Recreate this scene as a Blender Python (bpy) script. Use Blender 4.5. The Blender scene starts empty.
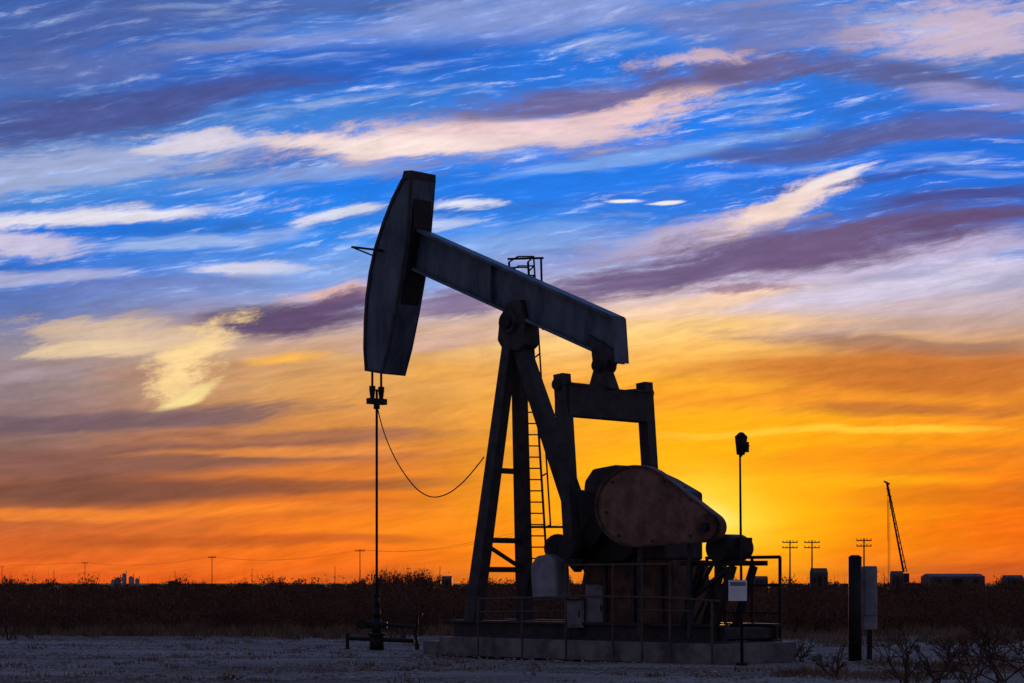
import bpy, math, random
import numpy as np
from mathutils import Vector, Matrix
random.seed(7); rng=np.random.default_rng(11)
sc=bpy.context.scene
F=2025.0; CAMY=-45.0; CAMZ=1.6; HX=512.0; HY=583.0
# ---------------------------------------------------------------- camera
cd=bpy.data.cameras.new("camera"); cam=bpy.data.objects.new("camera",cd); sc.collection.objects.link(cam)
cam.location=(0,CAMY,CAMZ); cam.rotation_euler=(math.pi/2,0,0)
cd.sensor_width=36; cd.lens=36*F/1024; cd.shift_y=(HY-341.5)/1024; cd.clip_end=20000; cd.clip_start=0.5
sc.camera=cam
sc.view_settings.view_transform='Standard'; sc.view_settings.look='None'; sc.view_settings.exposure=0
def lin(c):
    return tuple(((x/255)/12.92 if x/255<=.04045 else ((x/255+.055)/1.055)**2.4) for x in c)+(1,)
# ---------------------------------------------------------------- world
w=bpy.data.worlds.new("World"); sc.world=w; w.use_nodes=True
w.cycles.sampling_method='MANUAL'; w.cycles.sample_map_resolution=256
nt=w.node_tree; nt.nodes.clear(); L=nt.links.new
def nd(t,**k):
    n=nt.nodes.new(t)
    for a,b in k.items(): setattr(n,a,b)
    return n
def math_(op,a,b=None,c=None,clamp=False):
    n=nd('ShaderNodeMath',operation=op); n.use_clamp=clamp
    for i,v in enumerate((a,b,c)):
        if v is None: continue
        if isinstance(v,(int,float)): n.inputs[i].default_value=v
        else: L(v,n.inputs[i])
    return n.outputs[0]
tc=nd('ShaderNodeTexCoord'); sep=nd('ShaderNodeSeparateXYZ'); L(tc.outputs['Generated'],sep.inputs[0])
X,Y,Z=sep.outputs
ym=math_('MAXIMUM',Y,0.12)
sx=math_('DIVIDE',X,ym); sz=math_('DIVIDE',Z,ym)
cmb=nd('ShaderNodeCombineXYZ'); L(sx,cmb.inputs[0]); L(sz,cmb.inputs[1]); S=cmb.outputs[0]
def tmap(vec,loc,ang,scale):
    m=nd('ShaderNodeMapping',vector_type='TEXTURE')
    m.inputs['Location'].default_value=(loc[0],loc[1],0); m.inputs['Rotation'].default_value=(0,0,math.radians(ang))
    m.inputs['Scale'].default_value=(scale[0],scale[1],1); L(vec,m.inputs[0]); return m.outputs[0]
def noise(vec,detail=6,rough=.6,dist=0.0,scale=1.0):
    n=nd('ShaderNodeTexNoise'); n.inputs['Scale'].default_value=scale; n.inputs['Detail'].default_value=detail
    n.inputs['Roughness'].default_value=rough; n.inputs['Distortion'].default_value=dist; L(vec,n.inputs['Vector']); return n
wn=noise(tmap(S,(0,0),6,(1/8,1/20)),3,.5)
vs=nd('ShaderNodeVectorMath',operation='SUBTRACT'); L(wn.outputs['Color'],vs.inputs[0]); vs.inputs[1].default_value=(.5,.5,.5)
vm=nd('ShaderNodeVectorMath',operation='MULTIPLY'); L(vs.outputs[0],vm.inputs[0]); vm.inputs[1].default_value=(.06,.015,0)
va=nd('ShaderNodeVectorMath',operation='ADD'); L(S,va.inputs[0]); L(vm.outputs[0],va.inputs[1]); S2=va.outputs[0]
nA=noise(tmap(S2,(3,1),7,(1/11,1/85)),6,.64).outputs[0]      # streaks
nB=noise(tmap(S2,(7,2),4,(1/4,1/40)),4,.55).outputs[0]       # broad bands
nC=noise(tmap(S2,(1,5),10,(1/30,1/230)),5,.68).outputs[0]   # fine wisps
nD=noise(tmap(S2,(4,9),12,(1/38,1/105)),6,.72).outputs[0] # puffy
NO={'A':nA,'B':nB,'C':nC,'D':nD}
ctr={k:math_('SUBTRACT',v,.5) for k,v in NO.items()}
mixn=math_('ADD',math_('MULTIPLY',ctr['A'],.6),math_('ADD',math_('MULTIPLY',ctr['C'],.5),math_('MULTIPLY',ctr['D'],.5)))
ctr['M']=mixn
def pos(px,py): return ((px-HX)/F,(HY-py)/F)
cols=[(0,[(0,(48,104,188)),(60,(52,98,180)),(120,(66,110,188)),(180,(84,144,214)),(225,(18,114,216)),(270,(42,112,210)),(310,(98,116,170)),(350,(150,138,148)),(400,(142,120,125)),(450,(136,102,95)),(500,(166,98,66)),(540,(212,100,42)),(583,(226,90,30))]),
(350,[(0,(58,126,216)),(60,(24,106,214)),(120,(56,128,216)),(190,(4,122,234)),(240,(32,136,238)),(285,(128,158,218)),(320,(188,168,175)),(360,(220,172,114)),(400,(218,152,80)),(450,(212,124,56)),(500,(234,120,36)),(550,(242,114,28)),(583,(234,96,24))]),
(700,[(0,(78,132,216)),(60,(28,118,222)),(110,(14,120,230)),(175,(6,120,238)),(225,(28,120,222)),(260,(148,154,204)),(300,(226,196,182)),(340,(250,194,108)),(380,(255,174,44)),(420,(255,176,20)),(470,(255,176,10)),(510,(255,162,10)),(583,(240,100,18))]),
(1024,[(0,(68,118,202)),(60,(68,114,194)),(110,(32,112,218)),(170,(8,108,222)),(215,(42,106,206)),(260,(148,160,210)),(300,(192,178,190)),(340,(206,156,110)),(380,(216,128,48)),(430,(248,146,26)),(480,(246,124,16)),(540,(234,98,18)),(583,(214,76,18))])]
wv=nd('ShaderNodeSeparateXYZ'); L(S2,wv.inputs[0])
fac=nd('ShaderNodeMapRange'); L(wv.outputs[1],fac.inputs[0]); fac.inputs[1].default_value=583/F; fac.inputs[2].default_value=0
outs=[]
for px,st in cols:
    r=nd('ShaderNodeValToRGB'); e=r.color_ramp.elements
    for i,(y,c) in enumerate(st):
        p=y/583
        if i==0: el=e[0]; el.position=0
        elif i==len(st)-1: el=e[len(e)-1]; el.position=1
        else: el=e.new(p)
        el.color=lin(c)
    L(fac.outputs[0],r.inputs[0]); outs.append(r.outputs[0])
def mix(f,a,b,bt='MIX'):
    n=nd('ShaderNodeMixRGB',blend_type=bt)
    for i,v in enumerate((f,a,b)):
        if isinstance(v,(int,float)): n.inputs[i].default_value=v
        elif isinstance(v,tuple): n.inputs[i].default_value=v
        else: L(v,n.inputs[i])
    return n.outputs[0]
def mr(v,a,b,c=0,d=1,interp='SMOOTHSTEP'):
    n=nd('ShaderNodeMapRange',interpolation_type=interp); L(v,n.inputs[0])
    for i,x in enumerate((a,b,c,d)): n.inputs[i+1].default_value=x
    return n.outputs[0]
col=outs[0]
for i in range(3):
    a=(cols[i][0]-HX)/F; b=(cols[i+1][0]-HX)/F
    col=mix(mr(sx,a,b),col,outs[i+1])
upper=mr(sz,pos(0,330)[1],pos(0,250)[1]); lower=mr(sz,pos(0,300)[1],pos(0,400)[1])
def mul(a,b): return math_('MULTIPLY',a,b)
col=mix(mul(upper,mr(nB,.48,.32,0,.5)),col,lin((62,90,154)))
col=mix(mul(upper,mr(nA,.52,.72,0,.6)),col,lin((180,196,230)))
col=mix(mul(upper,mr(nC,.54,.72,0,.5)),col,lin((222,224,240)))
col=mix(mul(lower,mr(nB,.50,.32,0,.45)),col,lin((168,92,48)))
FE=[
(150,15,280,34,5,(80,96,158),.65,2.5,'A'),(520,14,300,22,6,(150,165,216),.7,3,'A'),(955,28,150,30,2,(216,192,208),.85,3.0,'M'),
(770,28,130,20,4,(118,126,182),.7,3,'A'),(300,72,220,24,8,(30,96,196),.8,2,'A'),(80,70,150,18,6,(100,114,172),.6,3,'A'),
(110,112,230,26,10,(74,82,142),.85,2.2,'A'),(60,165,210,24,6,(172,182,218),.8,3,'M'),(185,140,70,12,5,(222,214,228),.9,3,'M'),
(300,175,150,10,4,(150,175,222),.6,3,'A'),(330,150,110,8,3,(120,130,180),.6,3,'A'),
(560,182,150,16,4,(6,122,236),.85,2,'A'),(460,232,120,10,3,(30,136,238),.7,2,'A'),
(470,142,230,26,4,(140,142,192),.85,2.5,'M'),(470,138,205,19,4,(238,210,210),.95,2.4,'M'),(390,148,120,11,-3,(250,228,222),.95,2.4,'M'),
(600,98,180,18,8,(112,102,146),.9,2.2,'M'),(645,108,70,15,14,(240,202,196),.9,2.6,'D'),(560,122,130,9,5,(232,200,204),.85,2.6,'A'),
(745,66,110,15,3,(104,96,142),.9,2.2,'D'),(905,75,120,15,-6,(92,96,146),.85,2.2,'M'),(700,58,60,7,3,(224,192,196),.7,3,'D'),
(650,155,180,8,10,(140,178,228),.6,3,'A'),(850,140,150,16,10,(80,90,150),.9,2.0,'A'),(960,125,110,12,5,(94,98,158),.7,2.5,'A'),
(990,95,80,10,0,(170,160,200),.6,3,'A'),(900,160,140,7,7,(6,110,224),.7,2.2,'A'),(870,178,130,6,6,(44,82,162),.8,2.5,'A'),(960,196,110,9,6,(66,74,142),.9,2.1,'A'),
(90,226,150,8,2,(12,112,218),.7,2.2,'A'),(90,214,190,8,3,(238,232,240),.9,3,'M'),(30,243,90,14,0,(216,206,228),.85,3,'M'),(245,266,70,7,2,(228,224,240),.85,3,'M'),
(215,238,110,7,3,(170,192,230),.7,3,'A'),(335,215,45,5,9,(225,226,240),.9,3,'C'),(465,208,45,4,3,(225,228,242),.95,3,'C'),
(616,204,20,2.2,3,(244,238,244),1,2,'C'),(656,204,16,2,5,(244,238,244),1,2,'C'),(140,285,150,9,3,(112,128,190),.7,3,'A'),
(460,250,210,20,6,(140,178,232),.6,2.5,'A'),(420,228,70,6,5,(215,220,238),.7,3,'C'),(60,275,90,7,2,(190,190,220),.7,3,'A'),
(700,236,130,18,12,(190,174,200),.85,2.5,'M'),(790,206,92,16,24,(248,220,206),.95,2.5,'D'),(842,176,44,6,20,(246,234,232),.95,2.6,'C'),
(860,262,220,14,9,(200,186,214),.8,2.4,'A'),(815,244,245,25,8,(104,84,126),.98,1.4,'M'),(650,274,130,18,12,(106,90,134),.95,1.7,'M'),(955,221,80,9,9,(94,76,120),.9,1.6,'A'),
(860,290,200,14,8,(210,202,228),.85,2.6,'A'),(700,304,150,10,10,(246,208,176),.85,2.6,'A'),(950,300,110,10,5,(200,180,190),.7,2.6,'A'),
(745,286,60,5,4,(150,116,140),.8,2.2,'D'),
(325,288,60,10,8,(238,188,168),.8,2.4,'D'),(278,319,112,20,5,(86,70,110),.98,1.3,'M'),(335,299,54,15,10,(94,74,114),.95,1.6,'D'),(445,302,62,18,5,(122,104,144),.85,1.9,'M'),
(130,332,130,18,-4,(222,192,162),.85,2.8,'M'),(200,362,60,24,38,(252,216,152),.92,2.8,'D'),(85,348,90,9,2,(236,206,165),.85,2.8,'M'),
(190,396,52,6,24,(252,226,150),.95,2.0,'C'),(298,357,42,6,3,(246,180,80),.9,2.2,'A'),(40,375,90,10,2,(170,150,160),.7,2.6,'A'),
(450,378,140,14,3,(236,166,78),.7,2.5,'A'),(420,345,110,10,4,(205,170,165),.6,2.5,'A'),
(660,330,150,14,6,(252,204,120),.7,2.6,'A'),(900,325,190,9,4,(190,160,150),.8,2.5,'A'),(915,342,190,10,-2,(150,112,100),.8,2.2,'A'),(910,372,210,25,-2,(196,108,44),.85,1.8,'B'),
(800,398,170,12,0,(236,142,42),.75,2.2,'A'),(900,410,170,8,1,(176,98,52),.75,2.2,'A'),(820,432,260,5,1.5,(255,200,56),.95,1.8,'A'),(890,462,220,13,0,(246,130,20),.75,2.2,'A'),
(960,500,160,10,-1,(214,94,24),.75,2.2,'A'),(800,484,200,6,1,(255,170,24),.7,2.2,'A'),
(110,420,240,13,3,(106,86,100),.85,2.2,'A'),(260,436,210,9,1,(152,100,80),.8,2.4,'A'),(110,462,280,15,2,(128,88,82),.8,2.2,'B'),(300,452,170,6,1,(240,146,66),.75,2.2,'A'),
(130,495,240,14,1,(112,72,64),.88,2.0,'B'),(330,487,130,8,0,(140,80,54),.75,2.2,'A'),(60,516,120,6,0,(240,132,50),.8,2.2,'A'),(260,512,160,7,1,(248,136,42),.75,2.2,'A'),(200,540,260,6,0,(184,84,38),.7,2.2,'A'),
(380,525,160,8,1,(250,132,32),.7,2.4,'A'),(560,440,120,8,1,(255,160,34),.7,2.2,'A'),
(930,560,240,8,0,(242,110,30),.6,2.4,'A'),(120,566,260,7,0,(240,110,34),.6,2.4,'A'),
]
base=col
vv=math_('MULTIPLY',mr(nC,.35,.65,.89,1.11,'LINEAR'),mr(nD,.35,.65,.92,1.08,'LINEAR'))
cc=nd('ShaderNodeCombineXYZ'); [L(vv,cc.inputs[i]) for i in range(3)]
XS=[(-1e9,300),(300,680),(680,1e9)]; YS=[(-1e9,270),(270,1e9)]
def region(xr,yr):
    c=base; cnt=0
    for cx,cy,a,b,ang,cl,op,k,n in FE:
        ra=math.radians(ang); grow=1.15+.35*k*.6
        ex=abs(a*math.cos(ra))*1.45+25; ey=math.hypot(a*math.sin(ra),b*grow)*1.45+16
        if cx+ex<xr[0] or cx-ex>xr[1] or cy+ey<yr[0] or cy-ey>yr[1]: continue
        cnt+=1
        m=tmap(S2,pos(cx,cy),ang,(a/F*1.15,b/F*1.25))
        ln=nd('ShaderNodeVectorMath',operation='LENGTH'); L(m,ln.inputs[0])
        t=math_('MULTIPLY_ADD',ctr[n],k,ln.outputs['Value'])
        c=mix(mr(t,1.06,.30,0,op),c,lin(cl))
    c=mix(1.0,c,cc.outputs[0],'MULTIPLY')
    if yr[1]>400:
        for r0,ry,cl,op,k in ((380,135,(255,172,12),.6,.8),(200,92,(255,200,28),.75,.5),(100,62,(255,226,74),.75,.3),(40,30,(255,240,140),.7,.15)):
            m=tmap(S2,pos(700,516),0,(r0/F,ry/F)); ln=nd('ShaderNodeVectorMath',operation='LENGTH'); L(m,ln.inputs[0])
            t=math_('MULTIPLY_ADD',ctr['A'],k,ln.outputs['Value'])
            c=mix(mr(t,1.0,0.0,0,op),c,lin(cl))
    b=nd('ShaderNodeBackground'); L(c,b.inputs[0]); b.inputs[1].default_value=1.0
    return b.outputs[0]
def mixs(f,a,b):
    n=nd('ShaderNodeMixShader'); L(f,n.inputs[0]); L(a,n.inputs[1]); L(b,n.inputs[2]); return n.outputs[0]
fy=mr(sz,pos(0,274)[1],pos(0,266)[1])
rows=[]
for xr in XS:
    rows.append(mixs(fy,region(xr,YS[1]),region(xr,YS[0])))
acc=rows[0]
for i in (1,2):
    bx=XS[i][0]; acc=mixs(mr(sx,pos(bx-5,0)[0],pos(bx+5,0)[0]),acc,rows[i])
# away from the sunset the sky sinks to dusk blue
dusk=mix(mr(Z,0,.6),lin((138,122,136)),lin((82,94,130)))
db=nd('ShaderNodeBackground'); L(dusk,db.inputs[0])
acc=mixs(mr(Y,.80,.45),acc,db.outputs[0])
sky=nd('ShaderNodeTexSky',sky_type='NISHITA'); sky.sun_disc=False
SAZ=math.atan((703-HX)/F); SEL=math.atan((HY-545)/F)
sky.sun_elevation=SEL; sky.sun_rotation=SAZ
bg2=nd('ShaderNodeBackground'); L(sky.outputs[0],bg2.inputs[0]); bg2.inputs[1].default_value=.003
ad=nd('ShaderNodeAddShader'); L(acc,ad.inputs[0]); L(bg2.outputs[0],ad.inputs[1])
wo=nd('ShaderNodeOutputWorld'); L(ad.outputs[0],wo.inputs[0])
# sun lamp
sd=bpy.data.lights.new("sun",'SUN'); sd.energy=2.0; sd.angle=math.radians(.5); sd.color=(1,.5,.18)
so=bpy.data.objects.new("sun",sd); sc.collection.objects.link(so); so.location=(20,200,30)
d=-Vector((math.sin(SAZ)*math.cos(SEL),math.cos(SAZ)*math.cos(SEL),math.sin(SEL)))
so.rotation_euler=d.to_track_quat('-Z','Y').to_euler()
# ---------------------------------------------------------------- materials
def mat(name,c1,c2,rough=.6,metal=0,scale=3,bump=0.0,stretch=(1,1,1),spec=.3):
    m=bpy.data.materials.new(name); m.use_nodes=True; t=m.node_tree; b=t.nodes['Principled BSDF']
    tc=t.nodes.new('ShaderNodeTexCoord'); mp=t.nodes.new('ShaderNodeMapping'); mp.inputs['Scale'].default_value=stretch
    n=t.nodes.new('ShaderNodeTexNoise'); n.inputs['Scale'].default_value=scale; n.inputs['Detail'].default_value=6; n.inputs['Roughness'].default_value=.65
    r=t.nodes.new('ShaderNodeValToRGB'); r.color_ramp.elements[0].color=c1+(1,); r.color_ramp.elements[1].color=c2+(1,)
    r.color_ramp.elements[0].position=.35; r.color_ramp.elements[1].position=.65
    t.links.new(tc.outputs['Object'],mp.inputs[0]); t.links.new(mp.outputs[0],n.inputs['Vector']); t.links.new(n.outputs[0],r.inputs[0]); t.links.new(r.outputs[0],b.inputs['Base Color'])
    b.inputs['Roughness'].default_value=rough; b.inputs['Metallic'].default_value=metal; b.inputs['Specular IOR Level'].default_value=spec
    if bump:
        bp=t.nodes.new('ShaderNodeBump'); bp.inputs['Strength'].default_value=bump; bp.inputs['Distance'].default_value=.05
        t.links.new(n.outputs[0],bp.inputs['Height']); t.links.new(bp.outputs[0],b.inputs['Normal'])
    return m
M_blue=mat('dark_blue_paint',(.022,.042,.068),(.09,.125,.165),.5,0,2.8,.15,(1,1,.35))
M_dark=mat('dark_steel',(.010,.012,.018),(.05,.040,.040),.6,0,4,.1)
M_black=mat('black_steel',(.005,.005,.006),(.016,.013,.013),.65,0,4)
M_lit_guard=mat('brown_lit_guard_paint',(.085,.038,.026),(.24,.12,.08),.6,0,2.6,.15)  # brown-lit look of the belt guard's face, put into its base colour
M_rust2=mat('weathered_brown_steel',(.03,.014,.010),(.14,.065,.04),.7,0,3,.15)
M_grey=mat('grey_enclosure',(.13,.135,.155),(.26,.26,.29),.6,0,3,.1)
M_conc=mat('concrete',(.06,.058,.058),(.20,.185,.175),.9,0,2,.3)
M_pipe=mat('railing_paint',(.05,.034,.03),(.10,.07,.06),.6,0,5)
M_white=mat('white_sign_paint',(.65,.65,.66),(.8,.8,.8),.5,0,6)
M_far=mat('distant_dark',(.02,.018,.02),(.045,.038,.04),.8,0,.2)
M_farl=mat('distant_metal',(.22,.23,.28),(.36,.37,.42),.7,0,.3)
# ---------------------------------------------------------------- mesh helpers
class Root:
    def __init__(s,name,loc):
        s.e=bpy.data.objects.new(name,None); s.e.location=loc; s.e.empty_display_size=.5; sc.collection.objects.link(s.e); s.inv=Matrix.Translation(-Vector(loc))
def mk(name,vs,fs,m,root=None,smooth=False):
    me=bpy.data.meshes.new(name); me.from_pydata([tuple(v) for v in vs],[],fs); me.update()
    import bmesh
    bm=bmesh.new(); bm.from_mesh(me); bmesh.ops.recalc_face_normals(bm,faces=bm.faces); bm.to_mesh(me); bm.free()
    if smooth:
        for p in me.polygons: p.use_smooth=len(p.vertices)==4
    me.materials.append(m); o=bpy.data.objects.new(name,me); sc.collection.objects.link(o)
    if root: o.parent=root.e; o.matrix_parent_inverse=root.inv
    return o
def box_between(name,p0,p1,a,b,m,root,up=(0,0,1),a1=None,b1=None):
    p0=Vector(p0);p1=Vector(p1); d=(p1-p0).normalized(); up=Vector(up)
    if abs(d.dot(up))>.97: up=Vector((.7071,-.7071,0))
    s=d.cross(up).normalized(); t=s.cross(d).normalized(); a1=a1 or a; b1=b1 or b
    vs=[]
    for p,aa,bb in((p0,a,b),(p1,a1,b1)):
        for i,j in((-1,-1),(1,-1),(1,1),(-1,1)): vs.append(p+s*(i*aa/2)+t*(j*bb/2))
    return mk(name,vs,[(0,1,2,3),(4,5,6,7),(0,1,5,4),(1,2,6,5),(2,3,7,6),(3,0,4,7)],m,root)
def cylg(p0,p1,r0,r1,n):
    p0=Vector(p0);p1=Vector(p1); d=(p1-p0).normalized(); up=Vector((0,0,1)) if abs(d.z)<.9 else Vector((1,0,0))
    s=d.cross(up).normalized(); t=s.cross(d); vs=[]
    for p,r in((p0,r0),(p1,r1)):
        for i in range(n): a=2*math.pi*i/n; vs.append(p+s*(r*math.cos(a))+t*(r*math.sin(a)))
    fs=[(i,(i+1)%n,n+(i+1)%n,n+i) for i in range(n)]+[tuple(range(n)),tuple(range(n,2*n))]
    return vs,fs
def cyl(name,p0,p1,r,m,root=None,r1=None,n=16):
    vs,fs=cylg(p0,p1,r,r if r1 is None else r1,n); return mk(name,vs,fs,m,root,True)
def many(name,segs,m,root=None,n=6):
    V=[];Fc=[]
    for s in segs:
        p0,p1,r=s[:3]; r1=s[3] if len(s)>3 else r
        vs,fs=cylg(p0,p1,r,r1,n); o=len(V); V+=vs; Fc+=[tuple(i+o for i in f) for f in fs]
    return mk(name,V,Fc,m,root)
def box(name,lo,hi,m,root=None,bev=0):
    x0,y0,z0=lo;x1,y1,z1=hi
    o=mk(name,[(x0,y0,z0),(x1,y0,z0),(x1,y1,z0),(x0,y1,z0),(x0,y0,z1),(x1,y0,z1),(x1,y1,z1),(x0,y1,z1)],[(0,1,2,3),(4,5,6,7),(0,1,5,4),(1,2,6,5),(2,3,7,6),(3,0,4,7)],m,root)
    if bev: b=o.modifiers.new('b','BEVEL'); b.width=bev; b.segments=2
    return o
def at(px,py,d):
    return Vector(((px-HX)/F*d,CAMY+d,CAMZ+(HY-py)/F*d))
# pump frame: u toward the well, v sideways
TH=math.radians(45); c_,s_=math.cos(TH),math.sin(TH); CX=.11
ud=Vector((-c_,s_,0)); vd=Vector((-s_,-c_,0)); C0=Vector((CX,0,0))
def W(u,v,z): return C0+ud*u+vd*v+Vector((0,0,z))
def onv(px,py,v):
    dr=Vector(((px-HX)/F,1,(HY-py)/F)); o=Vector((0,CAMY,CAMZ)); t=(v-(o-C0).dot(vd))/dr.dot(vd); p=o+dr*t
    return ((p-C0).dot(ud),p.z)
def wv_(px,py,v): u,z=onv(px,py,v); return W(u,v,z)
def prism(name,poly,v0,v1,m,root,bev=0):
    n=len(poly); vs=[W(u,v0,z) for u,z in poly]+[W(u,v1,z) for u,z in poly]
    fs=[tuple(range(n)),tuple(range(n,2*n))]+[(i,(i+1)%n,n+(i+1)%n,n+i) for i in range(n)]
    o=mk(name,vs,fs,m,root)
    if bev: b=o.modifiers.new('b','BEVEL'); b.width=bev; b.segments=2; b.limit_method='ANGLE'
    return o
# ================================================================ PUMP JACK
P=Root('pump_jack',(CX,0,0))
T0,T1=onv(413,227,0),onv(618,318,0); B0,B1=onv(416,269,0),onv(598,351,0)
E1=onv(621,363,0); E0=onv(610,363,0)
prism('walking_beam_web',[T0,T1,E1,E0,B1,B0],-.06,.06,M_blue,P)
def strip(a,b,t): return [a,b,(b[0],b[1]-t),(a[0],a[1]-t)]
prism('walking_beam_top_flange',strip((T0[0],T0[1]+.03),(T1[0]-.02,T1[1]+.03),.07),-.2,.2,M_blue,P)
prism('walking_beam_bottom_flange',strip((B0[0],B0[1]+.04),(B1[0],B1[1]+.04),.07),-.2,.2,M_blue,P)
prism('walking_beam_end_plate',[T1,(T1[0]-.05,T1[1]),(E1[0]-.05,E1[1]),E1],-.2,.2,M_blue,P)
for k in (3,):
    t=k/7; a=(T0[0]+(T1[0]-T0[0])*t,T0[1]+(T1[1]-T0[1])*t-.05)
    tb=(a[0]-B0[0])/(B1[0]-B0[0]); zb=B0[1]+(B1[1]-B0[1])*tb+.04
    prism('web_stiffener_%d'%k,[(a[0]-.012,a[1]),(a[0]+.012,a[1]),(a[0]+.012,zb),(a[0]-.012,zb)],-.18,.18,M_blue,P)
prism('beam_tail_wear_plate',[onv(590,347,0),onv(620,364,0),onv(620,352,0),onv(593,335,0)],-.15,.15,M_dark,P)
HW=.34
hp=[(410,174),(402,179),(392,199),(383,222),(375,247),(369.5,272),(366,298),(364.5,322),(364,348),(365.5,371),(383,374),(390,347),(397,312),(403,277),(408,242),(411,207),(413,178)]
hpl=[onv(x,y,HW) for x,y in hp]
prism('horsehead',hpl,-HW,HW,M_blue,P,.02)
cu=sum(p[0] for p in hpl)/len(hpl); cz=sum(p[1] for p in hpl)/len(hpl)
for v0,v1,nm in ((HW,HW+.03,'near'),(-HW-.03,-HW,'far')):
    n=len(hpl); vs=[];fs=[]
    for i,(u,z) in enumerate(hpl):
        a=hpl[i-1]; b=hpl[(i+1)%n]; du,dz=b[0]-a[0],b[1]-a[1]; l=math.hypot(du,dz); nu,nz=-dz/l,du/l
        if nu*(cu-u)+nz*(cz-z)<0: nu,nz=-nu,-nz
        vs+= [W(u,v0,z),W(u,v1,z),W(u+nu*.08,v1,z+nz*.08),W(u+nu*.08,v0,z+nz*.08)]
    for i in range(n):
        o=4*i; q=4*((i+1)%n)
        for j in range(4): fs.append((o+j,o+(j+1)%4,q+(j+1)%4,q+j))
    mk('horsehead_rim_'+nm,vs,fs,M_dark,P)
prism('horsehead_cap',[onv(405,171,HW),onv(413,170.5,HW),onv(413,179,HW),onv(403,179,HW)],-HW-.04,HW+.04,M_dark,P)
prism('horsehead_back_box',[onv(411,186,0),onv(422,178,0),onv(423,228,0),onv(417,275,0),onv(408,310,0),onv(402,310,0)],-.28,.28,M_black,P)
many('cable_guide_bracket',[(wv_(352,247,.5),wv_(378,250,.5),.03),(wv_(354,248,.5),wv_(374,256,.5),.02),(wv_(352,247,.1),wv_(352,247,.7),.025),(wv_(378,250,.5),wv_(384,251,.3),.03)],M_black,P)
hb=onv(366.5,372,HW); uw=hb[0]+.02
def pxu(u,v,z):
    p=W(u,v,z); d=p.y-CAMY; return (HX+p.x*F/d,HY-(p.z-CAMZ)*F/d)
zc=CAMZ+(HY-404)/F*(W(uw,0,0).y-CAMY)
segs=[]
for v in(-.14,.14):
    segs.append((W(uw,v,hb[1]+.3),W(uw,v,zc+.12),.028))
    segs.append((W(uw,v,zc+.42),W(uw,v,zc+.30),.075)); segs.append((W(uw,v,zc+.12),W(uw,v,zc+.30),.05,.07))
many('bridle_cables',segs,M_black,P,8)
box_between('carrier_bar',W(uw,-.26,zc+.06),W(uw,.26,zc+.06),.16,.14,M_black,P)
cyl('rod_clamp',W(uw,0,zc-.12),W(uw,0,zc+.02),.075,M_black,P)
cyl('polished_rod',W(uw,0,1.3),W(uw,0,zc+.35),.030,M_black,P,n=8)
cp=[(378,410),(382,426),(388,443),(396,460),(406,476),(418,490),(432,497),(447,494),(461,484),(473,471),(484,457)]
y0=W(uw,0,0).y; y1=W(.3,.4,0).y; pts=[]
for i,(x,y) in enumerate(cp): pts.append(at(x,y,(y0+(y1-y0)*i/(len(cp)-1))-CAMY))
sm=[]
for i in range(len(pts)-1):
    p0=pts[max(0,i-1)];p1=pts[i];p2=pts[i+1];p3=pts[min(len(pts)-1,i+2)]
    for k in range(4):
        t=k/4; sm.append(.5*((2*p1)+(p2-p0)*t+(2*p0-5*p1+4*p2-p3)*t*t+(3*p1-p0-3*p2+p3)*t**3))
sm.append(pts[-1])
many('hanging_signal_cable',[(sm[i],sm[i+1],.014) for i in range(len(sm)-1)],M_black,P)
top=onv(517,345,0); ZT=top[1]
def solve_foot(px,v,z=.45):
    lo,hi=-6,6
    for _ in range(50):
        m=(lo+hi)/2
        if pxu(m,v,z)[0]>px: lo=m
        else: hi=m
    return m
fu=solve_foot(473,.82)
box_between('samson_post_leg_1',W(fu,.82,.75),W(.12,.1,ZT),.30,.32,M_dark,P,a1=.24,b1=.26)
box_between('samson_post_leg_2',W(fu,-.82,.75),W(.05,-.1,ZT),.27,.30,M_dark,P,a1=.24,b1=.26)
ru=solve_foot(607,0,1.5)
box_between('samson_post_leg_3',W(ru,0,1.2),W(-.1,0,ZT),.40,.38,M_dark,P,a1=.3,b1=.3)
for i,z in enumerate((1.9,2.55,4.1)):
    t=(z-.75)/(ZT-.75); v=.82*(1-t)+.1*t; u=fu*(1-t)+.1*t
    box_between('post_cross_brace_%d'%i,W(u,-v,z),W(u,v,z),.09,.12,M_dark,P)
box_between('post_diagonal_brace',W(fu*.85,-.7,1.9),W(fu*.8,.64,2.5),.06,.08,M_dark,P)
pt=onv(516,324,0)
prism('saddle_bearing_bracket',[onv(504,341,0),onv(506,320,0),onv(513,303,0),onv(527,300,0),onv(531,318,0),onv(532,345,0),onv(525,352,0),onv(510,352,0)],-.22,.22,M_dark,P,.03)
cyl('saddle_bearing_housing',W(pt[0],-.3,pt[1]+.02),W(pt[0],.3,pt[1]+.02),.25,M_dark,P,n=28)
cyl('saddle_bearing_cap',W(pt[0],.3,pt[1]+.02),W(pt[0],.36,pt[1]+.02),.15,M_black,P,n=20)
def lad(px,py): return wv_(px,py,-.75)
A0,A1,Bb0,Bb1=lad(509,262),lad(531,598),lad(528,262),lad(549,598)
sg=[(A0,A1,.03),(Bb0,Bb1,.03)]
for i in range(30):
    t=(i+.5)/30; sg.append((A0.lerp(A1,t),Bb0.lerp(Bb1,t),.018))
c0,c1=lad(543,258)+vd*.3,lad(560,528)+vd*.3
sg+=[(c0,c1,.022)]
for t in (0,.035,.07,.36,.52,.66,.8,.99):
    a=A0.lerp(A1,t*.8);b=Bb0.lerp(Bb1,t*.8);c=c0.lerp(c1,t); d2=c+(a-b)*.8
    sg+=[(b,c,.018)]
    if t<.1: sg+=[(c,d2,.018),(d2,a,.018)]
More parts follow.
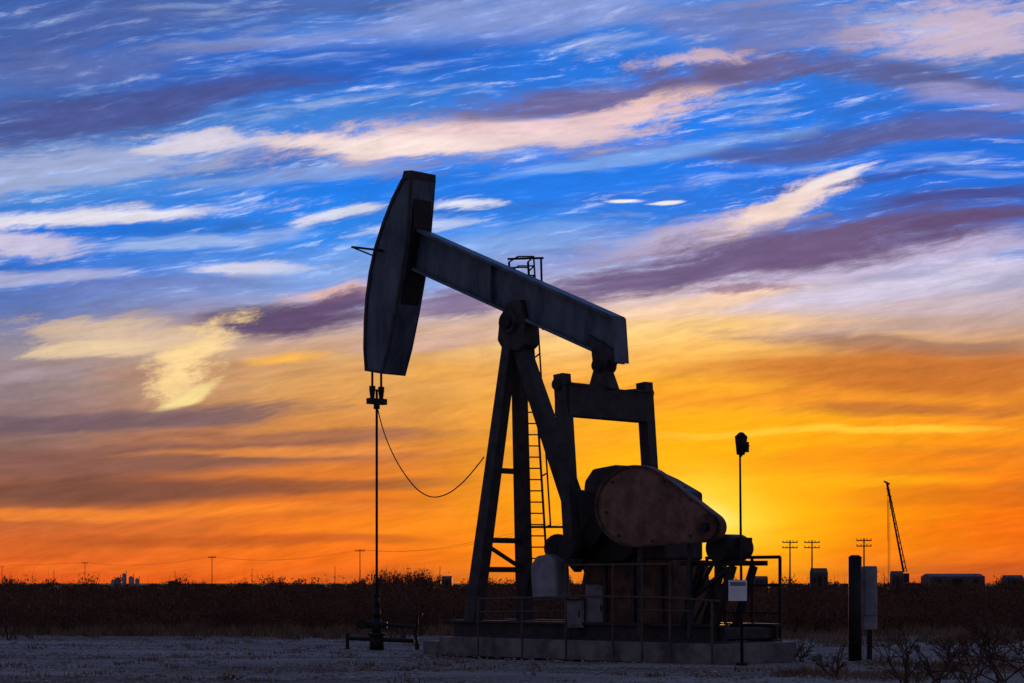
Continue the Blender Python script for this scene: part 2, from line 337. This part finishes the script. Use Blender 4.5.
sg+=[(lad(541,258),lad(543,330),.028),(lad(508,259),lad(543,258),.028),(lad(528,527),lad(566,527),.03)]
many('access_ladder',sg,M_black,P,6)
eq=onv(604,390,0); ue=eq[0]
prism('equalizer_bearing',[onv(596,350,0),onv(614,360,0),onv(609,372,0),onv(615,389,0),onv(593,389,0),onv(598,371,0)],-.17,.17,M_dark,P,.03)
cyl('equalizer_pin',W(onv(604,364,0)[0],-.25,onv(604,366,0)[1]),W(onv(604,364,0)[0],.25,onv(604,366,0)[1]),.14,M_black,P,n=20)
ze0=onv(604,419,0)[1]; ze1=onv(604,389,0)[1]
box_between('equalizer_bar',W(ue,-1.3,(ze0+ze1)/2),W(ue,1.3,(ze0+ze1)/2),.42,ze1-ze0,M_dark,P)
for v,nm in((1.3,'near'),(-1.3,'far')):
    box_between('equalizer_bar_flange_'+nm,W(ue,v*.55,ze1+.012),W(ue,v*.97,ze1+.012),.5,.05,M_dark,P)
pin=onv(573,548,1.3)
for v,nm in((1.3,'near'),(-1.3,'far')):
    box_between('pitman_arm_'+nm,W(ue,v,ze1+.22),W(pin[0],v,pin[1]-.15),.26,.26,M_dark,P)
    cyl('pitman_top_pin_'+nm,W(ue,v-.19,ze1+.0),W(ue,v+.19,ze1+.0),.12,M_black,P)
    cyl('wrist_pin_'+nm,W(pin[0],v-.22,pin[1]),W(pin[0],v+.22,pin[1]),.22,M_black,P,n=20)
sh=onv(606,512,1.0)
du,dz=pin[0]-sh[0],pin[1]-sh[1]; l=math.hypot(du,dz); du/=l; dz/=l; nu,nz=-dz,du
for v,nm in((1,'near'),(-1,'far')):
    q=[(sh[0]-du*.45+nu*.3,sh[1]-dz*.45+nz*.3),(sh[0]-du*.45-nu*.3,sh[1]-dz*.45-nz*.3),(pin[0]+du*.5-nu*.2,pin[1]+dz*.5-nz*.2),(pin[0]+du*.5+nu*.2,pin[1]+dz*.5+nz*.2)]
    prism('crank_'+nm,q,v*.86,v*1.08,M_black,P,.02)
    qq=[]
    for i in range(15):
        a=-1.35+2.7*i/14; qq.append((sh[0]+1.05*(du*math.cos(a)+nu*math.sin(a)),sh[1]+1.05*(dz*math.cos(a)+nz*math.sin(a))))
    qq.append((sh[0]-du*.1,sh[1]-dz*.1))
    prism('counterweight_'+nm,qq,v*.70,v*.85,M_black,P,.03)
prism('gear_reducer',[onv(x,y,0) for x,y in((602,500),(604,482),(612,470),(634,466),(660,478),(684,492),(684,560),(602,560))],-.62,.62,M_dark,P,.05)
prism('gear_reducer_cover_flange',[onv(x,y,0) for x,y in((598,512),(690,512),(690,518),(598,518))],-.68,.68,M_black,P)
prism('reducer_vent_box',[onv(x,y,0) for x,y in((666,484),(682,486),(682,500),(666,498))],-.15,.15,M_black,P)
prism('reducer_pedestal',[onv(x,y,0) for x,y in((604,560),(690,560),(698,632),(590,632))],-.55,.55,M_rust2,P)
for k,x in enumerate((606,634,662,690)):
    a=onv(x,562,.56); b=onv(x+1,628,.56)
    prism('pedestal_rib_%d'%k,[(a[0]-.04,a[1]),(a[0]+.04,a[1]),(b[0]+.04,b[1]),(b[0]-.04,b[1])],.551,.63,M_dark,P)
def tear(cx,cy,r,dx,dy,r2,k=28):
    pts=[]
    D=math.hypot(dx-cx,dy-cy); base=math.atan2(dy-cy,dx-cx); off=math.acos((r-r2)/D)
    for i in range(k+1):
        a=base+off+(2*math.pi-2*off)*i/k; pts.append((cx+r*math.cos(a),cy+r*math.sin(a)))
    for i in range(k//2+1):
        a=base-off+2*off*i/(k//2); pts.append((dx+r2*math.cos(a),dy+r2*math.sin(a)))
    return pts
g=[onv(x,y,1.32) for x,y in tear(636,506,41,706,527,15)]
prism('belt_guard',g,1.12,1.32,M_lit_guard,P,.03)
n=len(g); vs=[];fs=[]; gu=sum(p[0] for p in g)/n; gz=sum(p[1] for p in g)/n
for (u,z) in g:
    for s,v in((1.0,1.321),(1.0,1.35),(.94,1.35),(.94,1.321)): vs.append(W(gu+(u-gu)*s,v,gz+(z-gz)*s))
for i in range(n):
    o=4*i;q=4*((i+1)%n)
    for j in range(4): fs.append((o+j,o+(j+1)%4,q+(j+1)%4,q+j))
mk('belt_guard_rim',vs,fs,M_rust2,P)
many('belt_guard_bolts',[(wv_(x,y,1.33),wv_(x,y,1.36),.028) for x,y in((612,482),(606,512),(618,536),(652,541),(664,481),(690,500),(690,536))],M_dark,P,8)
gc=onv(708,527,1.35); cyl('motor_sheave',W(gc[0],1.351,gc[1]),W(gc[0],1.42,gc[1]),.25,M_rust2,P,n=24)
cyl('motor_sheave_hub',W(gc[0],1.42,gc[1]),W(gc[0],1.5,gc[1]),.09,M_black,P,n=16)
for k,(x,y) in enumerate(((640,548),(690,548))):
    a=wv_(x,y-12,1.1); b=Vector((a.x,a.y,.5)); box_between('guard_bracket_%d'%k,a,b,.08,.08,M_dark,P)
mu,mz=gc[0],gc[1]-.40
cyl('electric_motor',W(mu,.35,mz),W(mu,1.1,mz),.27,M_black,P,n=24)
cyl('motor_fan_cover',W(mu,.2,mz),W(mu,.35,mz),.22,M_dark,P,n=24)
box_between('motor_terminal_box',W(mu-.33,.5,mz+.1),W(mu-.33,.8,mz+.1),.18,.2,M_black,P)
for k,vv_ in enumerate((.3,.95)): box_between('motor_rail_%d'%k,W(mu+1.0,vv_,mz-.30),W(mu-.6,vv_,mz-.30),.12,.1,M_black,P)
for k,(du_,v) in enumerate(((.5,.3),(.5,.95),(-.3,.3),(-.3,.95))):
    box_between('motor_stand_leg_%d'%k,W(mu+du_+.45,v,.75),W(mu+du_,v,mz-.36),.12,.12,M_black,P)
box_between('motor_stand_brace',W(mu+.9,.95,1.2),W(mu-.2,.95,mz-.4),.08,.08,M_black,P)
for v in(-.82,.82):
    for z,t,wd in((.44,.05,.3),(.60,.28,.05),(.755,.05,.3)):
        box_between('skid_rail',W(1.15,v,z),W(-6.6,v,z),wd,t,M_dark,P)
for k in range(9): 
    u=1.0-k*.93; box_between('skid_cross_member_%d'%k,W(u,-.79,.6),W(u,.79,.6),.16,.22,M_dark,P)
prism('brake_housing',[onv(x,y,.9) for x,y in((538,566),(544,556),(556,554),(563,562),(565,600),(540,600))],.7,1.15,M_grey,P,.05)
cyl('brake_drum',wv_(558,548,.9),wv_(558,548,.6),.3,M_dark,P,n=24)
P2=Root('concrete_pad',tuple(W(-2.7,0,0)))
o=prism('pad_slab',[(1.25,0),(-6.8,0),(-6.8,.41),(1.25,.41)],-1.2,1.2,M_conc,P2,.02)
prism('pad_block',[(1.9,0),(1.3,0),(1.3,.3),(1.9,.3)],.6,1.1,M_conc,P2,.03)
def cabinet(px0,px1,py0,py1,d,depth,m,name='control_cabinet'):
    a=at(px0,py0,d); b=at(px1,py1,d); r=Root(name,(a.x,a.y,0))
    box('cabinet_body',(a.x,a.y,b.z),(b.x,a.y+depth,a.z),m,r,.02)
    box('cabinet_door',(a.x+.05,a.y-.025,b.z+.06),(b.x-.05,a.y-.001,a.z-.06),m,r,.008)
    box('cabinet_handle',(b.x-.12,a.y-.05,(a.z+b.z)/2-.07),(b.x-.09,a.y-.026,(a.z+b.z)/2+.07),M_black,r)
    box('cabinet_rain_hood',(a.x-.03,a.y-.06,a.z+.002),(b.x+.03,a.y+depth+.02,a.z+.04),M_dark,r)
    for x in(a.x+.06,b.x-.1): box('cabinet_leg',(x,a.y+.05,0),(x+.05,a.y+.1,b.z-.001),M_black,r)
cabinet(567,584,600,628,42.3,.35,M_grey); cabinet(586,606,584,632,42.4,.4,M_grey); cabinet(609,626,598,626,42.6,.3,M_rust2)
R1=Root('guard_railing',tuple(W(-1,1.8,0)))
sg=[]
def rl(x0,y0,x1,y1,v,r=.03): sg.append((wv_(x0,y0,v),wv_(x1,y1,v),r))
def post(x,y,v,r=.035): a=wv_(x,y,v); sg.append((Vector((a.x,a.y,0)),a,r))
rl(478,599,566,597,1.3,.024); rl(478,612,566,611,1.3,.018); rl(566,565,670,564,1.3,.026); rl(566,596,690,598,1.3,.024); rl(640,610,692,611,1.3,.018)
for x,y in((478,597),(522,599)): post(x,y,1.3,.024)
for x,y in((566,563),(613,563),(642,564),(670,562)): post(x,y,1.3,.026)
rl(670,598,720,601,1.3,.024); post(712,600,1.3,.026)
many('railing_pipes',sg,M_pipe,R1,8)
R3=Root('guard_railing',tuple(W(-5,-1.5,0)))
sg=[]
rl(706,558,780,557,-1.5,.035); rl(706,585,780,585,-1.5,.025); rl(706,612,780,613,-1.5,.02)
for x in(707,725,752,780): post(x,557,-1.5,.035)
many('railing_pipes',sg,M_black,R3,8)
R4=Root('diagonal_handrail',tuple(W(-5,1.5,0)))
sg=[]
rl(690,606,716,558,.9,.04); rl(694,622,722,566,.9,.03); post(716,558,.9)
many('handrail_pipes',sg,M_black,R4,8)
def foot(px,py): d=CAMZ*F/(py-HY); return Vector(((px-HX)/F*d,CAMY+d,0)),d
f,d=foot(742,665.5); a=at(740,455,d)
R5=Root('floodlight_pole',tuple(f))
cyl('pole_shaft',f,a,.032,M_black,R5,r1=.020,n=10)
b=at(741,444,d)
cyl('lamp_head',b+Vector((0,.05,-.20)),b+Vector((.0,-.03,.14)),.08,M_black,R5,r1=.125,n=16)
cyl('lamp_hood',b+Vector((.0,-.03,.14)),b+Vector((.0,-.05,.22)),.125,M_black,R5,r1=.04,n=16)
box_between('lamp_bracket',b+Vector((-.02,0,-.25)),b+Vector((.15,0,-.02)),.05,.05,M_black,R5)
box_between('lamp_junction_box',b+Vector((.1,0,.04)),b+Vector((.1,0,-.16)),.08,.08,M_black,R5)
cyl('pole_base_plate',f,f+Vector((0,0,.06)),.12,M_black,R5)
s0=at(728.5,580,d-.15); s1=at(747,601,d-.15); R6=Root('notice_sign',(s0.x,s0.y,s1.z))
box('sign_panel',(s0.x,s0.y,s1.z),(s1.x,s0.y+.02,s0.z),M_white,R6,.004)
wd=s1.x-s0.x; hh=s0.z-s1.z
box('sign_border_band',(s0.x+.03,s0.y-.004,s1.z+hh*.72),(s1.x-.03,s0.y-.001,s1.z+hh*.9),mat('sign_dark',(.12,.13,.2),(.2,.2,.28)),R6)
box('sign_clamp',((s0.x+s1.x)/2-.05,s0.y+.021,(s0.z+s1.z)/2-.04),((s0.x+s1.x)/2+.05,s0.y+.14,(s0.z+s1.z)/2+.04),M_black,R6)
wl=W(uw,0,0); RW=Root('wellhead',tuple(wl))
V=lambda x,y,z: wl+Vector((x,y,z))
cyl('casing_head',V(0,0,0),V(0,0,.35),.17,M_black,RW,n=20)
cyl('casing_flange',V(0,0,.35),V(0,0,.41),.22,M_black,RW,n=20)
cyl('tubing_head',V(0,0,.41),V(0,0,.75),.11,M_black,RW,n=20)
cyl('pumping_tee',V(-.25,0,.6),V(.25,0,.6),.08,M_black,RW,n=16)
cyl('blowout_preventer',V(0,0,.75),V(0,0,1.0),.09,M_black,RW)
cyl('stuffing_box',V(0,0,1.0),V(0,0,1.32),.06,M_black,RW)
cyl('stuffing_box_cap',V(0,0,1.28),V(0,0,1.36),.08,M_black,RW)
many('flow_line_pipes',[(V(.25,0,.6),V(.9,-.2,.55),.04),(V(.9,-.2,.55),V(1.0,-.2,.02),.04),(V(-.7,0,.28),V(.9,-.1,.22),.05),(V(-.7,0,.4),V(-.7,0,.02),.045),(V(.95,-.1,.02),V(.97,-.1,.85),.035),(V(.97,-.1,.85),V(1.1,-.1,.85),.03)],M_black,RW,10)
cyl('valve_wheel',V(-.35,-.05,.62),V(-.35,-.09,.62),.13,M_black,RW)
f,d=foot(855,661); a=at(855,556,d); RP=Root('steel_bollard_post',tuple(f))
cyl('post_tube',f,Vector((f.x,f.y,a.z-.03)),.135,M_black,RP,n=24)
cyl('post_cap',Vector((f.x,f.y,a.z-.03)),Vector((f.x,f.y,a.z+.02)),.145,M_black,RP,r1=.08,n=24)
a=at(863,566,d+.3); b=at(877.5,630,d+.3); RM=Root('electric_meter_box',(a.x,a.y,0))
box('meter_enclosure',(a.x,a.y,b.z),(b.x,a.y+.2,a.z),M_grey,RM,.03)
box('meter_cover',(a.x+.04,a.y-.03,b.z+.3),(b.x-.04,a.y-.001,a.z-.1),M_grey,RM,.01)
box('meter_support',(a.x+.1,a.y+.06,0),(b.x-.1,a.y+.14,b.z-.001),M_black,RM)
cyl('meter_conduit',(a.x-.06,a.y+.1,.3),(a.x-.06,a.y+.1,a.z-.1),.03,M_black,RM)
# ================================================================ distance
def upole(px,topy,H=10.5,arms=1,rr=.16,name='utility_pole',w=2.6):
    d=(H-CAMZ)*F/(HY-topy); p=at(px,HY,d); r=Root(name,(p.x,p.y,0)); s=[((p.x,p.y,0),(p.x,p.y,H),rr,rr*.7)]
    for k in range(arms):
        z=H-.5-1.1*k; s.append(((p.x-w/2,p.y,z),(p.x+w/2,p.y,z),.12))
        for q in(-.46,-.2,.2,.46): s.append(((p.x+q*w,p.y,z),(p.x+q*w,p.y,z+.4),.09))
    many('pole_and_crossarms',s,M_far,r,6); return Vector((p.x,p.y,H-.1))
tops=[upole(85,562),upole(212,556,arms=1),upole(360,549),]
upole(790,540,arms=2,w=3.2,rr=.2); upole(812,540,arms=2,w=3.2,rr=.2); upole(864,538,arms=2,w=3,rr=.2)
upole(54,570,arms=0,rr=.24); upole(175,570,arms=0,rr=.2); upole(252,568,arms=0,rr=.2); upole(335,566,arms=0,rr=.2); upole(440,566,arms=0,rr=.18); upole(2,566,arms=1,rr=.2)
RWi=Root('power_line',(0,300,0)); ws=[]
ext=[Vector(((0-HX)/F*700-60,655,10.5))]+tops+[Vector(((560-HX)/F*300,255,10.6))]
for i in range(len(ext)-1):
    for off in(-.9,.9):
        pr=None
        for k in range(13):
            t=k/12; q=ext[i].lerp(ext[i+1],t)+Vector((off,0,-2.0*4*t*(1-t)))
            if pr is not None: ws.append((pr,q,.02))
            pr=q
many('wires',ws,M_far,RWi,4)
d=480.; b0=at(905,572,d); tp=at(887,483,d); RC=Root('mobile_crane',(b0.x,b0.y,0))
s=[]; n=14
for o1 in((-.45,0),(.45,0),(0,.9)):
    s.append((b0+Vector((o1[0],o1[1],0)),tp+Vector((o1[0]*.3,o1[1]*.3,0)),.14))
for k in range(n):
    p=b0.lerp(tp,k/n); q=b0.lerp(tp,(k+1)/n); s.append((p+Vector((-.45,0,0)),q+Vector((.45,0,0)),.08))
s.append((tp,tp+Vector((.2,0,-14)),.04)); s.append((tp+Vector((-.7,0,.4)),tp+Vector((.6,0,-.3)),.25))
many('lattice_boom',s,M_far,RC,5)
box('crane_cab',(b0.x-3.2,b0.y-1.3,1.6),(b0.x+.8,b0.y+1.3,3.9),M_far,RC,.2)
box('crane_carrier',(b0.x-4.2,b0.y-1.4,.7),(b0.x+3.4,b0.y+1.4,1.59),M_far,RC,.1)
many('crane_wheels',[((b0.x+x,b0.y-1.5,.6),(b0.x+x,b0.y-1.1,.6),.6) for x in(-3.4,-2.1,1.2,2.6)],M_far,RC,12)
d=600.; p=at(889,583,d); H=CAMZ+(HY-500)/F*d; RT=Root('radio_mast',(p.x,p.y,0)); s=[]
for q in((-.3,0),(.3,0),(0,.5)): s.append(((p.x+q[0],p.y+q[1],0),(p.x+q[0],p.y+q[1],H),.04))
for k in range(24): z=H*k/24; s.append(((p.x-.3,p.y,z),(p.x+.3,p.y,z+H/24),.03))
many('mast_lattice',s,M_far,RT,4)
def shed(px0,px1,topy,d,name='metal_shed',m=M_far,dep=8):
    a=at(px0,topy,d);b=at(px1,topy,d); r=Root(name,(a.x,a.y,0)); h=a.z; e=h*.8; dep=min(dep,(b.x-a.x))
    y0,y1=a.y,a.y+dep; ym=(y0+y1)/2
    mk('shed_walls_and_roof',[(a.x,y0,0),(b.x,y0,0),(b.x,y1,0),(a.x,y1,0),(a.x,y0,e),(b.x,y0,e),(b.x,y1,e),(a.x,y1,e),(a.x,ym,h),(b.x,ym,h)],[(0,1,5,4),(2,3,7,6),(4,5,9,8),(6,7,8,9),(1,2,6,9,5),(3,0,4,8,7),(0,1,2,3)],m,r)
    wdt=b.x-a.x
    box('shed_door',(a.x+wdt*.4,y0-.06,0),(a.x+wdt*.6,y0-.01,e*.8),M_black,r)
    for q in(.12,.78): box('shed_window',(a.x+wdt*q,y0-.06,e*.45),(a.x+wdt*(q+.1),y0-.01,e*.75),M_black,r)
M_shed=mat('shed_cladding',(.06,.04,.04),(.11,.08,.075),.7,0,.4)
shed(812,828,568,420,m=M_shed); shed(892,904,571,430,m=M_shed); shed(930,985,573.5,620,dep=14,m=M_shed); shed(1006,1024,575,620,m=M_shed); shed(442,452,576,520,m=M_shed); shed(755,768,576,600,m=M_shed)
for px,w_,ty in((113,4,579),(118,5,577),(124,4,573),(131,5,576),(137,4,578)):
    d=470; a=at(px,ty,d); r=Root('storage_tank',(a.x,a.y,0)); rr=w_/2/F*d*.95
    cyl('tank_shell',(a.x,a.y,0),(a.x,a.y,a.z-.4),rr,M_farl,r,n=20); cyl('tank_roof',(a.x,a.y,a.z-.4),(a.x,a.y,a.z),rr*1.03,M_farl,r,r1=.15,n=20)
    many('tank_ladder',[((a.x+rr+.1,a.y-.2,0),(a.x+rr+.1,a.y-.2,a.z+.5),.08)],M_far,r)
# ================================================================ ground
def gridmesh():
    xs=np.array([-4000,-1500,-600,-250,-120]+list(np.arange(-60,61,2.0))+[120,250,600,1500,4000],float)
    ys=np.array([-200,-90]+list(np.arange(-46,60,1.5))+[70,90,130,200,400,900,2500,9000],float)
    vs=[]
    for j,y in enumerate(ys):
        for i,x in enumerate(xs):
            z=0.0
            if abs(x)<60 and -46<y<60: z=.02*math.sin(x*.7+math.sin(y*.5)*2)+.018*math.sin(y*1.1+x*.21)-.02
            vs.append((x,y,z))
    nx=len(xs); fs=[(j*nx+i,j*nx+i+1,(j+1)*nx+i+1,(j+1)*nx+i) for j in range(len(ys)-1) for i in range(nx-1)]
    return vs,fs
vs,fs=gridmesh()
mg=bpy.data.materials.new('caliche_and_soil'); mg.use_nodes=True; t=mg.node_tree; b=t.nodes['Principled BSDF']; b.inputs['Roughness'].default_value=.95; b.inputs['Specular IOR Level'].default_value=.05
def g(tp,**k):
    n=t.nodes.new(tp)
    for a_,b_ in k.items(): setattr(n,a_,b_)
    return n
LK=t.links.new
tcg=g('ShaderNodeTexCoord')
def gn(scale,detail,stretch=(1,1,1),rough=.6):
    mp=g('ShaderNodeMapping'); mp.inputs['Scale'].default_value=stretch; LK(tcg.outputs['Object'],mp.inputs[0])
    n=g('ShaderNodeTexNoise'); n.inputs['Scale'].default_value=scale; n.inputs['Detail'].default_value=detail; n.inputs['Roughness'].default_value=rough; LK(mp.outputs[0],n.inputs['Vector']); return n.outputs[0]
def gm(v,a,b_,c=0,d_=1):
    n=g('ShaderNodeMapRange',interpolation_type='SMOOTHSTEP'); LK(v,n.inputs[0])
    for i,x in enumerate((a,b_,c,d_)): n.inputs[i+1].default_value=x
    return n.outputs[0]
def gx(f,a,b_,bt='MIX'):
    n=g('ShaderNodeMixRGB',blend_type=bt)
    for i,v in enumerate((f,a,b_)):
        if isinstance(v,(float,int)): n.inputs[i].default_value=v
        elif isinstance(v,tuple): n.inputs[i].default_value=v+(1,)
        else: LK(v,n.inputs[i])
    return n.outputs[0]
def ga(op,a,b_):
    n=g('ShaderNodeMath',operation=op)
    for i,v in enumerate((a,b_)):
        if isinstance(v,(float,int)): n.inputs[i].default_value=v
        else: LK(v,n.inputs[i])
    return n.outputs[0]
n1=gn(.35,6,(.35,1,1)); n2=gn(6,8,rough=.75); n3=gn(.45,6,(.10,1.1,1)); n4=gn(30,3)
colg=gx(gm(n1,.38,.62),(.24,.215,.19),(.40,.36,.315))
colg=gx(gm(n3,.47,.60,0,.8),colg,(.14,.10,.078))
colg=gx(gm(n2,.45,.7,0,.5),colg,(.50,.46,.41))
colg=gx(gm(n4,.5,.7,0,.45),colg,(.09,.075,.065))
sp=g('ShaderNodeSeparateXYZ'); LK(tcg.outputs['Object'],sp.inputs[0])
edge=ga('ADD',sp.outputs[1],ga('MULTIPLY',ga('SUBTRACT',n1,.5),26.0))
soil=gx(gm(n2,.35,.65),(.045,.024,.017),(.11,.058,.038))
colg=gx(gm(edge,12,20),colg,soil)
LK(colg,b.inputs['Base Color'])
bp=g('ShaderNodeBump'); bp.inputs['Strength'].default_value=.8; bp.inputs['Distance'].default_value=.08
LK(ga('ADD',n2,ga('MULTIPLY',n4,.5)),bp.inputs['Height']); LK(bp.outputs[0],b.inputs['Normal'])
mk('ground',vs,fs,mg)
def tri_mesh(name,V,m,n_per=3):
    V=np.asarray(V,np.float32).reshape(-1,3); nf=len(V)//n_per
    me=bpy.data.meshes.new(name); me.vertices.add(len(V)); me.vertices.foreach_set('co',V.ravel())
    me.loops.add(len(V)); me.loops.foreach_set('vertex_index',np.arange(len(V),dtype=np.int32))
    me.polygons.add(nf); me.polygons.foreach_set('loop_start',np.arange(0,len(V),n_per,dtype=np.int32))
    me.update(calc_edges=True); me.validate(); me.materials.append(m)
    o=bpy.data.objects.new(name,me); sc.collection.objects.link(o); return o
M_scrub=mat('scrub_foliage',(.05,.023,.015),(.16,.075,.045),.9,0,.5,0,(1,1,1),.1)
M_grass=mat('dry_grass_blades',(.09,.052,.034),(.26,.165,.105),.9,0,.6,0,(1,1,1),.1)
M_twig=mat('dead_twig_bark',(.035,.016,.011),(.09,.045,.03),.9,0,8)
def bushes(cent,rad,hgt,nleaf,ls):
    out=[]
    for (x,y),r,h,n,l in zip(cent,rad,hgt,nleaf,ls):
        k=max(3,int(4+r*2)); cc=np.stack([rng.normal(0,r*.45,k),rng.normal(0,r*.45,k),rng.uniform(.2,.7,k)*h],1)
        ci=rng.integers(0,k,n); p=cc[ci]+np.clip(rng.normal(0,1,(n,3)),-1.6,1.6)*np.array([r*.28,r*.28,h*.15])
        p[:,2]=np.abs(p[:,2]); p+=np.array([x,y,0])
        a=rng.normal(0,1,(n,3)); a/=np.linalg.norm(a,axis=1)[:,None]; b_=rng.normal(0,1,(n,3)); b_/=np.linalg.norm(b_,axis=1)[:,None]
        sz_=l*rng.uniform(.5,1.4,n)[:,None]
        out.append(np.stack([p-a*sz_,p+a*sz_,p+b_*sz_*.8],1).reshape(-1,3))
        q=10; base=np.tile(np.array([x,y,0.]),(q,1))+rng.normal(0,r*.2,(q,3))*np.array([1,1,0]); tip=base+np.stack([rng.normal(0,r*.6,q),rng.normal(0,r*.6,q),h*rng.uniform(.7,1.15,q)],1)
        wdt=np.tile(np.array([[max(.012,l*.2),0,0]]),(q,1)); out.append(np.stack([base-wdt,base+wdt,tip],1).reshape(-1,3))
    return np.concatenate(out)
cent=[];rad=[];hg=[];nl=[];ls=[]
for i in range(4200):
    t_=rng.uniform(66/1100,1.0); d=66/t_
    x=rng.uniform(-.33,.33)*d
    if d<72 and rng.random()<.35+.3*math.sin(x*.4): continue
    h=rng.uniform(.4,1.1); 
    if rng.random()<.06: h=rng.uniform(1.4,2.2)
    if d>250: h*=rng.uniform(1.0,1.6)
    if d>350 and rng.random()<.10: h=rng.uniform(2.6,4.2)
    px=HX+x/d*F
    if 375<px<445 and d>150 and rng.random()<.35: h=rng.uniform(1.8,2.6)*(1+d/600)
    cent.append((x,CAMY+d)); rad.append(rng.uniform(.5,1.3)*(1+d/400)); hg.append(h)
    nl.append(int(170 if d<120 else 110 if d<300 else 80)); ls.append(max(.045,d*.00075))
tri_mesh('scrub_brush',bushes(cent,rad,hg,nl,ls),M_scrub)
def tufts(pts,hs,nb,wd_):
    out=[]
    for (x,y),h in zip(pts,hs):
        n=nb; b0=np.stack([x+rng.normal(0,.12,n),y+rng.normal(0,.12,n),np.full(n,-.03)],1)
        tip=b0+np.stack([rng.normal(0,h*.35,n),rng.normal(0,h*.35,n),h*rng.uniform(.5,1.1,n)],1)
        w_=np.tile(np.array([[wd_,0,0]]),(n,1)); out.append(np.stack([b0-w_,b0+w_,tip],1).reshape(-1,3))
    return np.concatenate(out)
pts=[];hs=[]
for i in range(9000):
    y=rng.uniform(5,34); d=y-CAMY; x=rng.uniform(-.31,.31)*d
    px=HX+x/d*F
    pr=min(1,max(0,(y-12)/9)) if px<790 else .5*min(1,max(0,(y-3)/10))+.04
    pr*=.5+.5*math.sin(x*.55+math.sin(y*.8)*1.5)
    if rng.random()<pr: pts.append((x,y)); hs.append(rng.uniform(.15,.45))
for i in range(700):
    d=rng.uniform(33,52); x=rng.uniform((770-HX)/F,(1100-HX)/F)*d
    if math.sin(x*1.3+d*.9)+math.sin(x*.5-d*.4)>.7: pts.append((x,CAMY+d)); hs.append(rng.uniform(.08,.22))
for i in range(260):
    d=rng.uniform(33,58); x=rng.uniform(-.26,.12)*d; pts.append((x,CAMY+d)); hs.append(rng.uniform(.04,.14))
tri_mesh('dry_grass',tufts(pts,hs,14,.014),M_grass)
oc=np.array([[1,0,0],[-1,0,0],[0,1,0],[0,-1,0],[0,0,1],[0,0,-1]],float); ft=[(0,2,4),(2,1,4),(1,3,4),(3,0,4),(2,0,5),(1,2,5),(3,1,5),(0,3,5)]
out=[]
for i in range(14000):
    d=rng.uniform(31,62); x=rng.uniform(-.28,.28)*d; s_z=rng.uniform(.010,.035)*(1.8 if rng.random()<.05 else 1)
    v=(oc*rng.uniform(.6,1.2,(6,1)))*np.array([1.3,1.0,.6])*s_z+np.array([x,CAMY+d,.0])
    out.append(v[np.array(ft).ravel()])
tri_mesh('gravel',np.concatenate(out),mat('gravel_stone',(.11,.10,.085),(.44,.41,.37),.9,0,1.5))
def shrub(name,base,H,spread,nst=9,lev=4,r0=.012):
    segs=[]
    def grow(p,dr,l,r,k):
        q=p+dr*l; segs.append((p,q,r,r*.78))
        if k==0: return
        for _ in range(random.choice((2,2,3))):
            nd_=(dr+Vector((random.gauss(0,.45),random.gauss(0,.45),random.gauss(.05,.3)))).normalized(); grow(q,nd_,l*random.uniform(.6,.85),r*.78,k-1)
    for _ in range(nst):
        dr=Vector((random.gauss(0,spread),random.gauss(0,spread),1)).normalized(); grow(Vector(base)+Vector((random.gauss(0,.05),random.gauss(0,.05),0)),dr,H*random.uniform(.22,.34),r0,lev)
    V=[];Fc=[]
    for p0,p1,ra,rb in segs:
        vs,fs=cylg(p0,p1,ra,rb,3); o=len(V); V+=vs; Fc+=[tuple(i+o for i in f) for f in fs]
    r=Root(name,tuple(base)); mk('branches',V,Fc,M_twig,r)
for px,py,H,n in((935,683,.9,5),(968,687,1.25,6),(1002,683,1.3,7),(1026,684,1.5,7),(905,690,.9,5),(835,678,.6,5),(988,668,.9,5),(800,662,.5,4),(1018,655,1.0,5)):
    f,d=foot(px,py); shrub('bare_shrub',f,H,.85,n,4,.017)
for px,py,H,n in((402,640,1.6,7),(420,636,1.3,6),(393,641,1.3,5),(8,640,1.0,6)):
    f,d=foot(px,py); shrub('bare_shrub',f,H,.4,n,4,.014)
